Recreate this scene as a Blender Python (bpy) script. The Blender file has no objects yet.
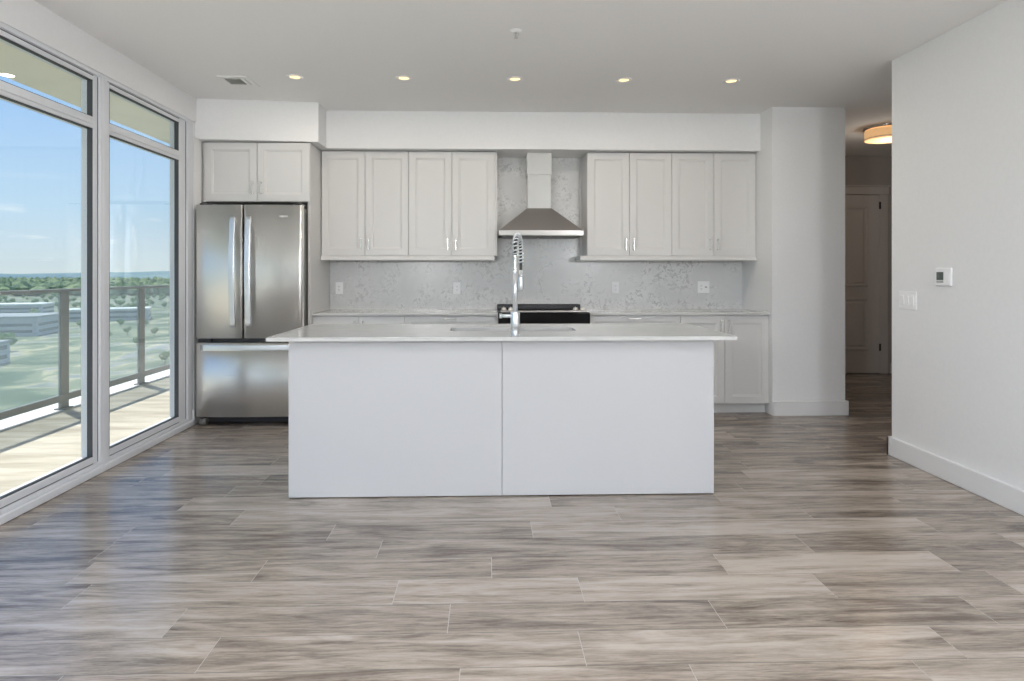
import bpy, bmesh, math, random
from mathutils import Vector, Matrix
random.seed(7)
sc = bpy.context.scene
C = sc.collection

# ------------------------------------------------------------ camera
cam_d = bpy.data.cameras.new('camera')
cam = bpy.data.objects.new('camera', cam_d)
C.objects.link(cam)
cam.location = (0, 0, 1.27)
cam.rotation_euler = (math.radians(90), 0, -math.atan(19 / 632))
cam_d.sensor_fit = 'HORIZONTAL'
cam_d.sensor_width = 36
cam_d.lens = 36 * 632 / 1024
cam_d.shift_x = 6 / 1024
cam_d.shift_y = -67.5 / 1024
cam_d.clip_end = 12000
sc.camera = cam

# ------------------------------------------------------------ view / exposure
sc.view_settings.view_transform = 'Standard'
sc.view_settings.look = 'None'
sc.view_settings.gamma = 1
sc.view_settings.use_curve_mapping = False
sc.view_settings.exposure = 0.41

# ------------------------------------------------------------ world
SKY = 0.96
world = bpy.data.worlds.new('sky')
sc.world = world
world.use_nodes = True
nt = world.node_tree
nt.nodes.clear()
N = nt.nodes.new
out = N('ShaderNodeOutputWorld')
bg = N('ShaderNodeBackground')
tc = N('ShaderNodeTexCoord')
sep = N('ShaderNodeSeparateXYZ')
ramp = N('ShaderNodeValToRGB')
nt.links.new(tc.outputs['Generated'], sep.inputs[0])
nt.links.new(sep.outputs['Z'], ramp.inputs['Fac'])
cr = ramp.color_ramp
cr.elements[0].position = 0.0
cr.elements[0].color = (0.55, 0.63, 0.66, 1)
cr.elements[1].position = 0.30
cr.elements[1].color = (0.235, 0.44, 0.80, 1)
e = cr.elements.new(0.09)
e.color = (0.43, 0.60, 0.76, 1)
e = cr.elements.new(0.7)
e.color = (0.24, 0.43, 0.80, 1)
# small clouds low over the horizon
mp = N('ShaderNodeMapping')
mp.inputs['Scale'].default_value = (5, 5, 34)
nz = N('ShaderNodeTexNoise')
nz.inputs['Scale'].default_value = 1.6
nz.inputs['Detail'].default_value = 6
nt.links.new(tc.outputs['Generated'], mp.inputs[0])
nt.links.new(mp.outputs[0], nz.inputs['Vector'])
cl = N('ShaderNodeValToRGB')
cl.color_ramp.elements[0].position = 0.60
cl.color_ramp.elements[0].color = (0, 0, 0, 1)
cl.color_ramp.elements[1].position = 0.72
cl.color_ramp.elements[1].color = (1, 1, 1, 1)
nt.links.new(nz.outputs['Fac'], cl.inputs['Fac'])
band = N('ShaderNodeMapRange')
band.inputs['From Min'].default_value = 0.02
band.inputs['From Max'].default_value = 0.13
band.inputs['To Min'].default_value = 1
band.inputs['To Max'].default_value = 0
nt.links.new(sep.outputs['Z'], band.inputs['Value'])
mul = N('ShaderNodeMath')
mul.operation = 'MULTIPLY'
nt.links.new(cl.outputs['Color'], mul.inputs[0])
nt.links.new(band.outputs[0], mul.inputs[1])
mx = N('ShaderNodeMix')
mx.data_type = 'RGBA'
mx.inputs['B'].default_value = (0.88, 0.9, 0.9, 1)
nt.links.new(mul.outputs[0], mx.inputs['Factor'])
nt.links.new(ramp.outputs['Color'], mx.inputs['A'])
nt.links.new(mx.outputs['Result'], bg.inputs['Color'])
bg.inputs['Strength'].default_value = SKY
nt.links.new(bg.outputs[0], out.inputs[0])

# ------------------------------------------------------------ sun
sun_d = bpy.data.lights.new('sun', 'SUN')
sun_d.energy = 4.3
sun_d.color = (1, 0.95, 0.86)
sun_d.angle = 0.009
sun = bpy.data.objects.new('sun', sun_d)
C.objects.link(sun)
sun.rotation_euler = Vector((-0.5, 0.44, 1.15)).to_track_quat('Z', 'Y').to_euler()
sun.location = (-10, 8, 25)

POT_W = 3.0      # watts of every ceiling downlight
FILL_DOWN_W = 30.0  # total watts of the fill downlights added out of view
FILL_GLOBE_W = 335.0  # watts of each globe added unseen behind the camera as fill light

# ============================================================ materials
def mat(name, col, rough=0.5, metal=0.0, spec=0.5, **kw):
    m = bpy.data.materials.new(name)
    m.use_nodes = True
    b = m.node_tree.nodes['Principled BSDF']
    b.inputs['Base Color'].default_value = (*col, 1)
    b.inputs['Roughness'].default_value = rough
    b.inputs['Metallic'].default_value = metal
    b.inputs['Specular IOR Level'].default_value = spec
    for k, v in kw.items():
        b.inputs[k].default_value = v
    return m

def add(m, t):
    return m.node_tree.nodes.new(t)

def link(m, a, b):
    m.node_tree.links.new(a, b)

def noise_tint(m, col_a, col_b, scale, vec=(1, 1, 1), lo=0.35, hi=0.65, detail=4, bump=0.0, coord='Object'):
    t = add(m, 'ShaderNodeTexCoord')
    mp = add(m, 'ShaderNodeMapping')
    mp.inputs['Scale'].default_value = vec
    n = add(m, 'ShaderNodeTexNoise')
    n.inputs['Scale'].default_value = scale
    n.inputs['Detail'].default_value = detail
    r = add(m, 'ShaderNodeValToRGB')
    r.color_ramp.elements[0].position = lo
    r.color_ramp.elements[1].position = hi
    r.color_ramp.elements[0].color = (*col_a, 1)
    r.color_ramp.elements[1].color = (*col_b, 1)
    link(m, t.outputs[coord], mp.inputs[0])
    link(m, mp.outputs[0], n.inputs['Vector'])
    link(m, n.outputs['Fac'], r.inputs['Fac'])
    b = m.node_tree.nodes['Principled BSDF']
    link(m, r.outputs['Color'], b.inputs['Base Color'])
    if bump:
        bp = add(m, 'ShaderNodeBump')
        bp.inputs['Strength'].default_value = bump
        bp.inputs['Distance'].default_value = 0.002
        link(m, n.outputs['Fac'], bp.inputs['Height'])
        link(m, bp.outputs[0], b.inputs['Normal'])
    return m

M = {}
M['paint'] = noise_tint(mat('wall paint', (0.74, 0.74, 0.73), 0.6, spec=0.3), (0.83, 0.835, 0.835), (0.85, 0.85, 0.85), 40)
M['ceiling'] = noise_tint(mat('ceiling paint', (0.74, 0.73, 0.72), 0.9, spec=0.1), (0.885, 0.88, 0.87), (0.905, 0.90, 0.89), 90, bump=0.2)
M['trim'] = mat('trim paint', (0.8, 0.8, 0.8), 0.35)
M['cabinet'] = mat('cabinet lacquer', (0.685, 0.68, 0.665), 0.38)
M['island'] = mat('island panel', (0.56, 0.565, 0.575), 0.5, spec=0.3)
M['groove'] = mat('shadow gap', (0.05, 0.05, 0.05), 0.8)
M['dark'] = mat('black plastic', (0.02, 0.02, 0.022), 0.45)
M['blackglass'] = mat('black glass', (0.008, 0.008, 0.009), 0.08)
M['chrome'] = mat('chrome', (0.78, 0.81, 0.84), 0.34, 1.0)
M['rubber'] = mat('dark hose', (0.05, 0.05, 0.05), 0.5)
M['handle'] = mat('satin steel handle', (0.8, 0.82, 0.84), 0.32, 1.0)
M['nickel'] = mat('brushed nickel', (0.78, 0.77, 0.74), 0.25, 1.0)
M['silver'] = mat('satin silver', (0.68, 0.67, 0.64), 0.35, 1.0)
M['plastic'] = mat('white plastic', (0.93, 0.93, 0.93), 0.35)
M['lcd'] = mat('grey green display', (0.10, 0.12, 0.11), 0.3)
M['lcdlabel'] = mat('display label', (0.45, 0.46, 0.46), 0.5)
M['side'] = mat('painted steel side', (0.17, 0.165, 0.155), 0.4)
M['alu'] = mat('painted aluminium frame', (0.70, 0.72, 0.75), 0.35)
M['gasket'] = mat('rubber gasket', (0.05, 0.055, 0.06), 0.6)
M['rail'] = mat('grey railing metal', (0.25, 0.255, 0.24), 0.45, 0.2)
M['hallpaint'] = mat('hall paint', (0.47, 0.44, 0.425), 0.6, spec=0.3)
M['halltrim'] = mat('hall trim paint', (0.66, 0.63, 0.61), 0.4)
M['sink'] = mat('sink steel', (0.45, 0.45, 0.45), 0.35, 1.0)
M['vent'] = mat('vent louvre', (0.5, 0.5, 0.48), 0.6)
M['trunk'] = mat('bark', (0.12, 0.08, 0.05), 0.9)

# brushed stainless
def stainless(name, col, rough, aniso_vec, amt=0.03, brush=1.0):
    m = mat(name, col, rough, 1.0)
    t = add(m, 'ShaderNodeTexCoord')
    mp = add(m, 'ShaderNodeMapping')
    mp.inputs['Scale'].default_value = aniso_vec
    n = add(m, 'ShaderNodeTexNoise')
    n.inputs['Scale'].default_value = 1
    n.inputs['Detail'].default_value = 3
    link(m, t.outputs['Object'], mp.inputs[0])
    link(m, mp.outputs[0], n.inputs['Vector'])
    r = add(m, 'ShaderNodeMapRange')
    r.inputs['To Min'].default_value = rough - amt
    r.inputs['To Max'].default_value = rough + amt
    link(m, n.outputs['Fac'], r.inputs['Value'])
    b = m.node_tree.nodes['Principled BSDF']
    link(m, r.outputs[0], b.inputs['Roughness'])
    # brushing runs level round the sheet: tangent = normal x up
    ge = add(m, 'ShaderNodeNewGeometry')
    tg = add(m, 'ShaderNodeVectorMath')
    tg.operation = 'CROSS_PRODUCT'
    tg.inputs[1].default_value = (0, 0, 1)
    link(m, ge.outputs['Normal'], tg.inputs[0])
    link(m, tg.outputs[0], b.inputs['Tangent'])
    b.inputs['Anisotropic'].default_value = brush
    b.inputs['Anisotropic Rotation'].default_value = 0.25
    return m
M['steel'] = stainless('brushed stainless', (0.90, 0.885, 0.85), 0.29, (3, 3, 260))
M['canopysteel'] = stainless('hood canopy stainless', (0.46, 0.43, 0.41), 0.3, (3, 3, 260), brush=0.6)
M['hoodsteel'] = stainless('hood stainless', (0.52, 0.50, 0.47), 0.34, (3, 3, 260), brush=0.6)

# clear glazing: thin pane, mostly see-through with a mirror film
def pane_mat(name, tint, gloss, milk=0.0, milk_col=(0.8, 0.9, 0.9)):
    m = bpy.data.materials.new(name)
    m.use_nodes = True
    t = m.node_tree
    t.nodes.clear()
    o = t.nodes.new('ShaderNodeOutputMaterial')
    tr = t.nodes.new('ShaderNodeBsdfTransparent')
    tr.inputs[0].default_value = (*tint, 1)
    gl = t.nodes.new('ShaderNodeBsdfGlossy')
    gl.inputs['Roughness'].default_value = 0.01
    gl.inputs['Color'].default_value = (1, 1, 1, 1)
    lw = t.nodes.new('ShaderNodeLayerWeight')
    lw.inputs['Blend'].default_value = 0.5
    pw = t.nodes.new('ShaderNodeMath')
    pw.operation = 'POWER'
    pw.inputs[1].default_value = 4.0
    t.links.new(lw.outputs['Facing'], pw.inputs[0])
    fr = t.nodes.new('ShaderNodeMapRange')
    fr.inputs['To Min'].default_value = gloss
    fr.inputs['To Max'].default_value = 0.6
    t.links.new(pw.outputs[0], fr.inputs['Value'])
    mix = t.nodes.new('ShaderNodeMixShader')
    t.links.new(fr.outputs[0], mix.inputs[0])
    t.links.new(tr.outputs[0], mix.inputs[1])
    t.links.new(gl.outputs[0], mix.inputs[2])
    last = mix
    if milk:
        df = t.nodes.new('ShaderNodeBsdfDiffuse')
        df.inputs[0].default_value = (*milk_col, 1)
        m2 = t.nodes.new('ShaderNodeMixShader')
        m2.inputs[0].default_value = milk
        t.links.new(mix.outputs[0], m2.inputs[1])
        t.links.new(df.outputs[0], m2.inputs[2])
        last = m2
    t.links.new(last.outputs[0], o.inputs[0])
    return m
M['glass'] = pane_mat('clear window glass', (0.97, 0.985, 0.98), 0.02)
M['railglass'] = pane_mat('pale green railing glass', (0.95, 0.975, 0.965), 0.02, 0.17, (0.80, 0.90, 0.96))

def emit(name, col, s):
    m = bpy.data.materials.new(name)
    m.use_nodes = True
    b = m.node_tree.nodes['Principled BSDF']
    b.inputs['Base Color'].default_value = (*col, 1)
    b.inputs['Emission Color'].default_value = (*col, 1)
    b.inputs['Emission Strength'].default_value = s
    return m
M['lens'] = emit('warm downlight lens', (1, 0.72, 0.38), 1.05)
M['shade'] = emit('amber fabric lamp shade', (0.78, 0.47, 0.22), 0.5)
M['fillshade'] = emit('white fill globe', (0.95, 0.96, 1.0), 1.5)  # glow of the added fill globes
M['diffuser'] = emit('warm lamp diffuser', (1.0, 0.66, 0.34), 0.75)

# quartz worktop
def quartz(name, a, b_, c, rough):
    m = mat(name, a, rough)
    t = add(m, 'ShaderNodeTexCoord')
    n = add(m, 'ShaderNodeTexNoise')
    n.inputs['Scale'].default_value = 9
    n.inputs['Detail'].default_value = 8
    n.inputs['Roughness'].default_value = 0.7
    r = add(m, 'ShaderNodeValToRGB')
    r.color_ramp.elements[0].position = 0.40
    r.color_ramp.elements[0].color = (*c, 1)
    r.color_ramp.elements[1].position = 0.60
    r.color_ramp.elements[1].color = (*a, 1)
    e = r.color_ramp.elements.new(0.5)
    e.color = (*b_, 1)
    link(m, t.outputs['Object'], n.inputs['Vector'])
    link(m, n.outputs['Fac'], r.inputs['Fac'])
    link(m, r.outputs['Color'], m.node_tree.nodes['Principled BSDF'].inputs['Base Color'])
    return m
M['quartz'] = quartz('pale quartz', (0.62, 0.62, 0.605), (0.61, 0.61, 0.595), (0.585, 0.585, 0.57), 0.12)

# backsplash: pale grey stone with clustered dark flecks and thin veins
def marble():
    m = mat('grey veined stone', (0.5, 0.5, 0.5), 0.22)
    t = add(m, 'ShaderNodeTexCoord')
    b = m.node_tree.nodes['Principled BSDF']
    big = add(m, 'ShaderNodeTexNoise')
    big.inputs['Scale'].default_value = 3.2
    big.inputs['Detail'].default_value = 5
    big.inputs['Distortion'].default_value = 1.2
    link(m, t.outputs['Object'], big.inputs['Vector'])
    fine = add(m, 'ShaderNodeTexNoise')
    fine.inputs['Scale'].default_value = 26
    fine.inputs['Detail'].default_value = 7
    fine.inputs['Roughness'].default_value = 0.62
    fine.inputs['Distortion'].default_value = 0.8
    link(m, t.outputs['Object'], fine.inputs['Vector'])
    base = add(m, 'ShaderNodeValToRGB')
    base.color_ramp.elements[0].position = 0.35
    base.color_ramp.elements[0].color = (0.66, 0.665, 0.655, 1)
    base.color_ramp.elements[1].position = 0.65
    base.color_ramp.elements[1].color = (0.75, 0.755, 0.745, 1)
    link(m, big.outputs['Fac'], base.inputs['Fac'])
    mask = add(m, 'ShaderNodeMapRange')
    mask.inputs['From Min'].default_value = 0.42
    mask.inputs['From Max'].default_value = 0.62
    link(m, big.outputs['Fac'], mask.inputs['Value'])
    fm = add(m, 'ShaderNodeMapRange')
    fm.inputs['From Min'].default_value = 0.49
    fm.inputs['From Max'].default_value = 0.41
    link(m, fine.outputs['Fac'], fm.inputs['Value'])
    mu = add(m, 'ShaderNodeMath')
    mu.operation = 'MULTIPLY'
    link(m, mask.outputs[0], mu.inputs[0])
    link(m, fm.outputs[0], mu.inputs[1])
    # thin vein lines: where a warped noise crosses its middle value
    vn = add(m, 'ShaderNodeTexNoise')
    vn.inputs['Scale'].default_value = 4.5
    vn.inputs['Detail'].default_value = 6
    vn.inputs['Distortion'].default_value = 2.0
    link(m, t.outputs['Object'], vn.inputs['Vector'])
    s1 = add(m, 'ShaderNodeMath')
    s1.operation = 'SUBTRACT'
    s1.inputs[1].default_value = 0.5
    link(m, vn.outputs['Fac'], s1.inputs[0])
    s2 = add(m, 'ShaderNodeMath')
    s2.operation = 'ABSOLUTE'
    link(m, s1.outputs[0], s2.inputs[0])
    vr = add(m, 'ShaderNodeMapRange')
    vr.inputs['From Min'].default_value = 0.012
    vr.inputs['From Max'].default_value = 0.0
    vr.inputs['To Max'].default_value = 0.8
    link(m, s2.outputs[0], vr.inputs['Value'])
    vm = add(m, 'ShaderNodeMath')
    vm.operation = 'MULTIPLY'
    link(m, vr.outputs[0], vm.inputs[0])
    link(m, mask.outputs[0], vm.inputs[1])
    ad = add(m, 'ShaderNodeMath')
    ad.operation = 'MAXIMUM'
    link(m, mu.outputs[0], ad.inputs[0])
    link(m, vm.outputs[0], ad.inputs[1])
    sc_ = add(m, 'ShaderNodeMath')
    sc_.operation = 'MULTIPLY'
    sc_.inputs[1].default_value = 0.65
    link(m, ad.outputs[0], sc_.inputs[0])
    mx = add(m, 'ShaderNodeMix')
    mx.data_type = 'RGBA'
    mx.inputs['B'].default_value = (0.38, 0.385, 0.38, 1)
    link(m, sc_.outputs[0], mx.inputs['Factor'])
    link(m, base.outputs['Color'], mx.inputs['A'])
    link(m, mx.outputs['Result'], b.inputs['Base Color'])
    return m
M['marble'] = marble()

# wood-look porcelain planks; every plank carries its own random number
def planks():
    m = mat('wood look planks', (0.4, 0.36, 0.32), 0.3, spec=1.0)
    b = m.node_tree.nodes['Principled BSDF']
    at = add(m, 'ShaderNodeAttribute')
    at.attribute_name = 'plank'
    t = add(m, 'ShaderNodeTexCoord')
    sc1 = add(m, 'ShaderNodeVectorMath')
    sc1.operation = 'SCALE'
    sc1.inputs['Scale'].default_value = 37.0
    link(m, at.outputs['Color'], sc1.inputs[0])
    off = add(m, 'ShaderNodeVectorMath')
    off.operation = 'ADD'
    link(m, t.outputs['Object'], off.inputs[0])
    link(m, sc1.outputs[0], off.inputs[1])

    def grain(scale, vec, detail, dist, rough=0.55):
        mp = add(m, 'ShaderNodeMapping')
        mp.inputs['Scale'].default_value = vec
        n = add(m, 'ShaderNodeTexNoise')
        n.inputs['Scale'].default_value = scale
        n.inputs['Detail'].default_value = detail
        n.inputs['Distortion'].default_value = dist
        n.inputs['Roughness'].default_value = rough
        link(m, off.outputs[0], mp.inputs[0])
        link(m, mp.outputs[0], n.inputs['Vector'])
        return n.outputs['Fac']
    broad = grain(1.0, (1.3, 11.0, 1), 7, 1.3, 0.6)
    fine = grain(1.0, (4.5, 52.0, 1), 8, 0.9, 0.7)
    hair = grain(1.0, (22, 170.0, 1), 4, 0.3, 0.7)

    def mix_(a, b_, f):
        mm = add(m, 'ShaderNodeMix')
        mm.data_type = 'FLOAT'
        mm.inputs['Factor'].default_value = f
        link(m, a, mm.inputs['A'])
        link(m, b_, mm.inputs['B'])
        return mm.outputs['Result']
    g = mix_(mix_(broad, fine, 0.36), hair, 0.14)
    sp = add(m, 'ShaderNodeSeparateColor')
    link(m, at.outputs['Color'], sp.inputs[0])
    tone = add(m, 'ShaderNodeMapRange')
    tone.inputs['To Min'].default_value = -0.055
    tone.inputs['To Max'].default_value = 0.045
    link(m, sp.outputs['Green'], tone.inputs['Value'])
    ad = add(m, 'ShaderNodeMath')
    ad.operation = 'ADD'
    link(m, g, ad.inputs[0])
    link(m, tone.outputs[0], ad.inputs[1])
    r = add(m, 'ShaderNodeValToRGB')
    r.color_ramp.elements[0].position = 0.375
    r.color_ramp.elements[0].color = (0.115, 0.089, 0.070, 1)
    r.color_ramp.elements[1].position = 0.60
    r.color_ramp.elements[1].color = (0.49, 0.425, 0.365, 1)
    e = r.color_ramp.elements.new(0.44)
    e.color = (0.235, 0.192, 0.156, 1)
    e = r.color_ramp.elements.new(0.525)
    e.color = (0.385, 0.327, 0.275, 1)
    link(m, ad.outputs[0], r.inputs['Fac'])
    link(m, r.outputs['Color'], b.inputs['Base Color'])
    rr = add(m, 'ShaderNodeMapRange')
    rr.inputs['To Min'].default_value = 0.27
    rr.inputs['To Max'].default_value = 0.19
    link(m, g, rr.inputs['Value'])
    link(m, rr.outputs[0], b.inputs['Roughness'])
    bp = add(m, 'ShaderNodeBump')
    bp.inputs['Strength'].default_value = 0.12
    bp.inputs['Distance'].default_value = 0.002
    link(m, g, bp.inputs['Height'])
    link(m, bp.outputs[0], b.inputs['Normal'])
    return m
M['planks'] = planks()
M['grout'] = mat('grout', (0.42, 0.38, 0.34), 0.7)
M['groutdark'] = mat('tight row joint', (0.08, 0.07, 0.06), 0.7)
M['deck'] = noise_tint(mat('balcony concrete coating', (0.6, 0.54, 0.44), 0.8), (0.36, 0.32, 0.255), (0.56, 0.51, 0.43), 1.5, (1, 5, 1), 0.35, 0.62, 9)
M['slab'] = mat('white concrete edge', (0.72, 0.71, 0.68), 0.8)
M['soffit'] = noise_tint(mat('balcony soffit', (0.62, 0.59, 0.5), 0.9), (0.80, 0.76, 0.65), (0.84, 0.80, 0.69), 3)
M['leaf'] = noise_tint(mat('tree leaves', (0.1, 0.2, 0.05), 0.8, spec=0.2), (0.09, 0.15, 0.095), (0.23, 0.30, 0.15), 0.05, (1, 1, 1), 0.4, 0.6, 4)
M['leafnear'] = noise_tint(mat('young tree leaves', (0.1, 0.2, 0.05), 0.8, spec=0.2), (0.08, 0.16, 0.06), (0.20, 0.32, 0.12), 0.3, (1, 1, 1), 0.4, 0.6, 4)
M['hazehill'] = noise_tint(mat('haze-tinted wooded hills', (0.15, 0.22, 0.25), 1.0, spec=0.0), (0.15, 0.225, 0.25), (0.20, 0.28, 0.28), 0.004, (1, 1, 3), 0.4, 0.6, 5)  # distance haze is painted into the bluish hill colour
M['roofwhite'] = mat('white flat roof', (0.8, 0.8, 0.78), 0.8)
M['roofgrey'] = mat('grey flat roof', (0.36, 0.38, 0.40), 0.8)
M['wallpale'] = mat('pale cladding', (0.5, 0.51, 0.52), 0.8)
M['winstrip'] = mat('far window glass', (0.12, 0.15, 0.18), 0.2)

def ground_mat():
    m = mat('fields and lots', (0.3, 0.35, 0.2), 0.95, spec=0.1)
    t = add(m, 'ShaderNodeTexCoord')
    n = add(m, 'ShaderNodeTexNoise')
    n.inputs['Scale'].default_value = 0.04
    n.inputs['Detail'].default_value = 9
    n.inputs['Distortion'].default_value = 0.6
    r = add(m, 'ShaderNodeValToRGB')
    cols = [(0.34, (0.07, 0.12, 0.08)), (0.43, (0.12, 0.18, 0.12)), (0.475, (0.26, 0.28, 0.19)), (0.52, (0.20, 0.25, 0.17)), (0.55, (0.50, 0.45, 0.28)), (0.60, (0.27, 0.29, 0.30)), (0.66, (0.16, 0.21, 0.14))]
    r.color_ramp.elements[0].position = cols[0][0]
    r.color_ramp.elements[0].color = (*cols[0][1], 1)
    r.color_ramp.elements[1].position = cols[-1][0]
    r.color_ramp.elements[1].color = (*cols[-1][1], 1)
    for p, c in cols[1:-1]:
        e = r.color_ramp.elements.new(p)
        e.color = (*c, 1)
    link(m, t.outputs['Object'], n.inputs['Vector'])
    link(m, n.outputs['Fac'], r.inputs['Fac'])
    link(m, r.outputs['Color'], m.node_tree.nodes['Principled BSDF'].inputs['Base Color'])
    return m
M['land'] = ground_mat()

# ============================================================ mesh helpers
def wloc(o):
    p = Vector((0, 0, 0))
    while o is not None:
        p += o.location
        o = o.parent
    return p

class MB:
    def __init__(s):
        s.bm = bmesh.new()
        s.mi = 0

    def _new(s, geom_faces):
        for f in geom_faces:
            f.material_index = s.mi

    def box(s, x0, x1, y0, y1, z0, z1, bev=0.0, seg=1):
        r = bmesh.ops.create_cube(s.bm, size=1)
        vs = r['verts']
        cx, cy, cz = (x0 + x1) / 2, (y0 + y1) / 2, (z0 + z1) / 2
        for v in vs:
            v.co = Vector((cx + v.co.x * abs(x1 - x0), cy + v.co.y * abs(y1 - y0), cz + v.co.z * abs(z1 - z0)))
        fs = {f for v in vs for f in v.link_faces}
        s._new(fs)
        if bev:
            es = {e for v in vs for e in v.link_edges}
            rb = bmesh.ops.bevel(s.bm, geom=list(es), offset=bev, segments=seg, affect='EDGES', profile=0.5)
            s._new(rb['faces'])
        return s

    def cyl(s, c, r, h, axis='Z', seg=24, r2=None):
        """c: centre of the start cap; grows +h along axis"""
        r2 = r if r2 is None else r2
        mtx = {'Z': Matrix.Identity(4), 'X': Matrix.Rotation(math.radians(90), 4, 'Y'), 'Y': Matrix.Rotation(math.radians(-90), 4, 'X')}[axis]
        mm = Matrix.Translation(Vector(c)) @ mtx @ Matrix.Translation((0, 0, h / 2))
        rr = bmesh.ops.create_cone(s.bm, cap_ends=True, segments=seg, radius1=r, radius2=r2, depth=abs(h), matrix=mm)
        fs = {f for v in rr['verts'] for f in v.link_faces}
        s._new(fs)
        for f in fs:
            if len(f.verts) == 4:
                f.smooth = True
        return s

    def lathe(s, prof, c, seg=32):
        """prof: list of (r, z); revolved about a vertical axis at c"""
        rings = []
        for r, z in prof:
            if r < 1e-6:
                rings.append([s.bm.verts.new((c[0], c[1], c[2] + z))])
            else:
                rings.append([s.bm.verts.new((c[0] + r * math.cos(2 * math.pi * k / seg), c[1] + r * math.sin(2 * math.pi * k / seg), c[2] + z)) for k in range(seg)])
        for a, b in zip(rings[:-1], rings[1:]):
            for k in range(seg):
                k2 = (k + 1) % seg
                if len(a) == 1 and len(b) == 1:
                    continue
                if len(a) == 1:
                    f = s.bm.faces.new((a[0], b[k2], b[k]))
                elif len(b) == 1:
                    f = s.bm.faces.new((a[k], a[k2], b[0]))
                else:
                    f = s.bm.faces.new((a[k], a[k2], b[k2], b[k]))
                f.smooth = True
                f.material_index = s.mi
        return s

    def tube(s, pts, r, seg=10, cap=True, flat=None, sq=1.0):
        pts = [Vector(p) for p in pts]
        n = len(pts)
        tang = [(pts[min(i + 1, n - 1)] - pts[max(i - 1, 0)]).normalized() for i in range(n)]
        ref = Vector((0, 0, 1)) if abs(tang[0].z) < 0.9 else Vector((1, 0, 0))
        u = tang[0].cross(ref).normalized()
        rings = []
        for i in range(n):
            u = (u - tang[i] * u.dot(tang[i])).normalized()
            w = tang[i].cross(u)
            ru, rw = (r, r) if flat is None else flat
            q = lambda v: math.copysign(abs(v) ** sq, v) if abs(v) > 1e-9 else 0.0
            rings.append([s.bm.verts.new(pts[i] + u * ru * q(math.cos(2 * math.pi * (k + .5) / seg)) + w * rw * q(math.sin(2 * math.pi * (k + .5) / seg))) for k in range(seg)])
        for a, b in zip(rings[:-1], rings[1:]):
            for k in range(seg):
                f = s.bm.faces.new((a[k], a[(k + 1) % seg], b[(k + 1) % seg], b[k]))
                f.smooth = True
                f.material_index = s.mi
        if cap:
            for q in (list(reversed(rings[0])), rings[-1]):
                f = s.bm.faces.new(q)
                f.material_index = s.mi
        return s

    def prism(s, poly, axis, a, b, smooth=False):
        """poly: 2D points; axis X: (y,z), Y: (x,z), Z: (x,y); extruded from a to b"""
        def P(p, t):
            return {'X': (t, p[0], p[1]), 'Y': (p[0], t, p[1]), 'Z': (p[0], p[1], t)}[axis]
        va = [s.bm.verts.new(P(p, a)) for p in poly]
        vb = [s.bm.verts.new(P(p, b)) for p in poly]
        fs = [s.bm.faces.new(va), s.bm.faces.new(list(reversed(vb)))]
        n = len(poly)
        for k in range(n):
            f = s.bm.faces.new((va[k], vb[k], vb[(k + 1) % n], va[(k + 1) % n]))
            f.smooth = smooth
            fs.append(f)
        s._new(fs)
        return s

    def hexa(s, bot, top):
        """bot, top: 4 corners each"""
        a = [s.bm.verts.new(p) for p in bot]
        b = [s.bm.verts.new(p) for p in top]
        fs = [s.bm.faces.new(list(reversed(a))), s.bm.faces.new(b)]
        for k in range(4):
            fs.append(s.bm.faces.new((a[k], a[(k + 1) % 4], b[(k + 1) % 4], b[k])))
        s._new(fs)
        return s

    def build(s, name, mats, parent=None, loc=None):
        bmesh.ops.recalc_face_normals(s.bm, faces=s.bm.faces)
        org = wloc(parent) if parent is not None else Vector((0, 0, 0))
        if parent is None:
            # put a top-level mesh's own origin at the foot of its bounds
            xs = [v.co for v in s.bm.verts]
            lo = Vector([min(v[i] for v in xs) for i in range(3)])
            hi = Vector([max(v[i] for v in xs) for i in range(3)])
            org = Vector(((lo.x + hi.x) / 2, (lo.y + hi.y) / 2, lo.z)) if loc is None else Vector(loc)
        for v in s.bm.verts:
            v.co -= org
        me = bpy.data.meshes.new(name)
        s.bm.to_mesh(me)
        s.bm.free()
        if not isinstance(mats, (list, tuple)):
            mats = [mats]
        for m in mats:
            me.materials.append(m)
        o = bpy.data.objects.new(name, me)
        C.objects.link(o)
        if parent is None:
            o.location = org
        else:
            o.parent = parent
        return o

def tag(o, label, cat, group=None, kind=None):
    o['label'] = label
    o['category'] = cat
    if group:
        o['group'] = group
    if kind:
        o['kind'] = kind
    return o

def thing(name, loc, label, cat, group=None):
    o = bpy.data.objects.new(name, None)
    o.empty_display_size = 0.1
    C.objects.link(o)
    o.location = loc
    return tag(o, label, cat, group)

def struct(o):
    o['kind'] = 'structure'
    return o

# ============================================================ the shell
XL, XR, YB, ZC, YR = -2.47, 2.822, 6.24, 2.75, -2.8

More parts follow.
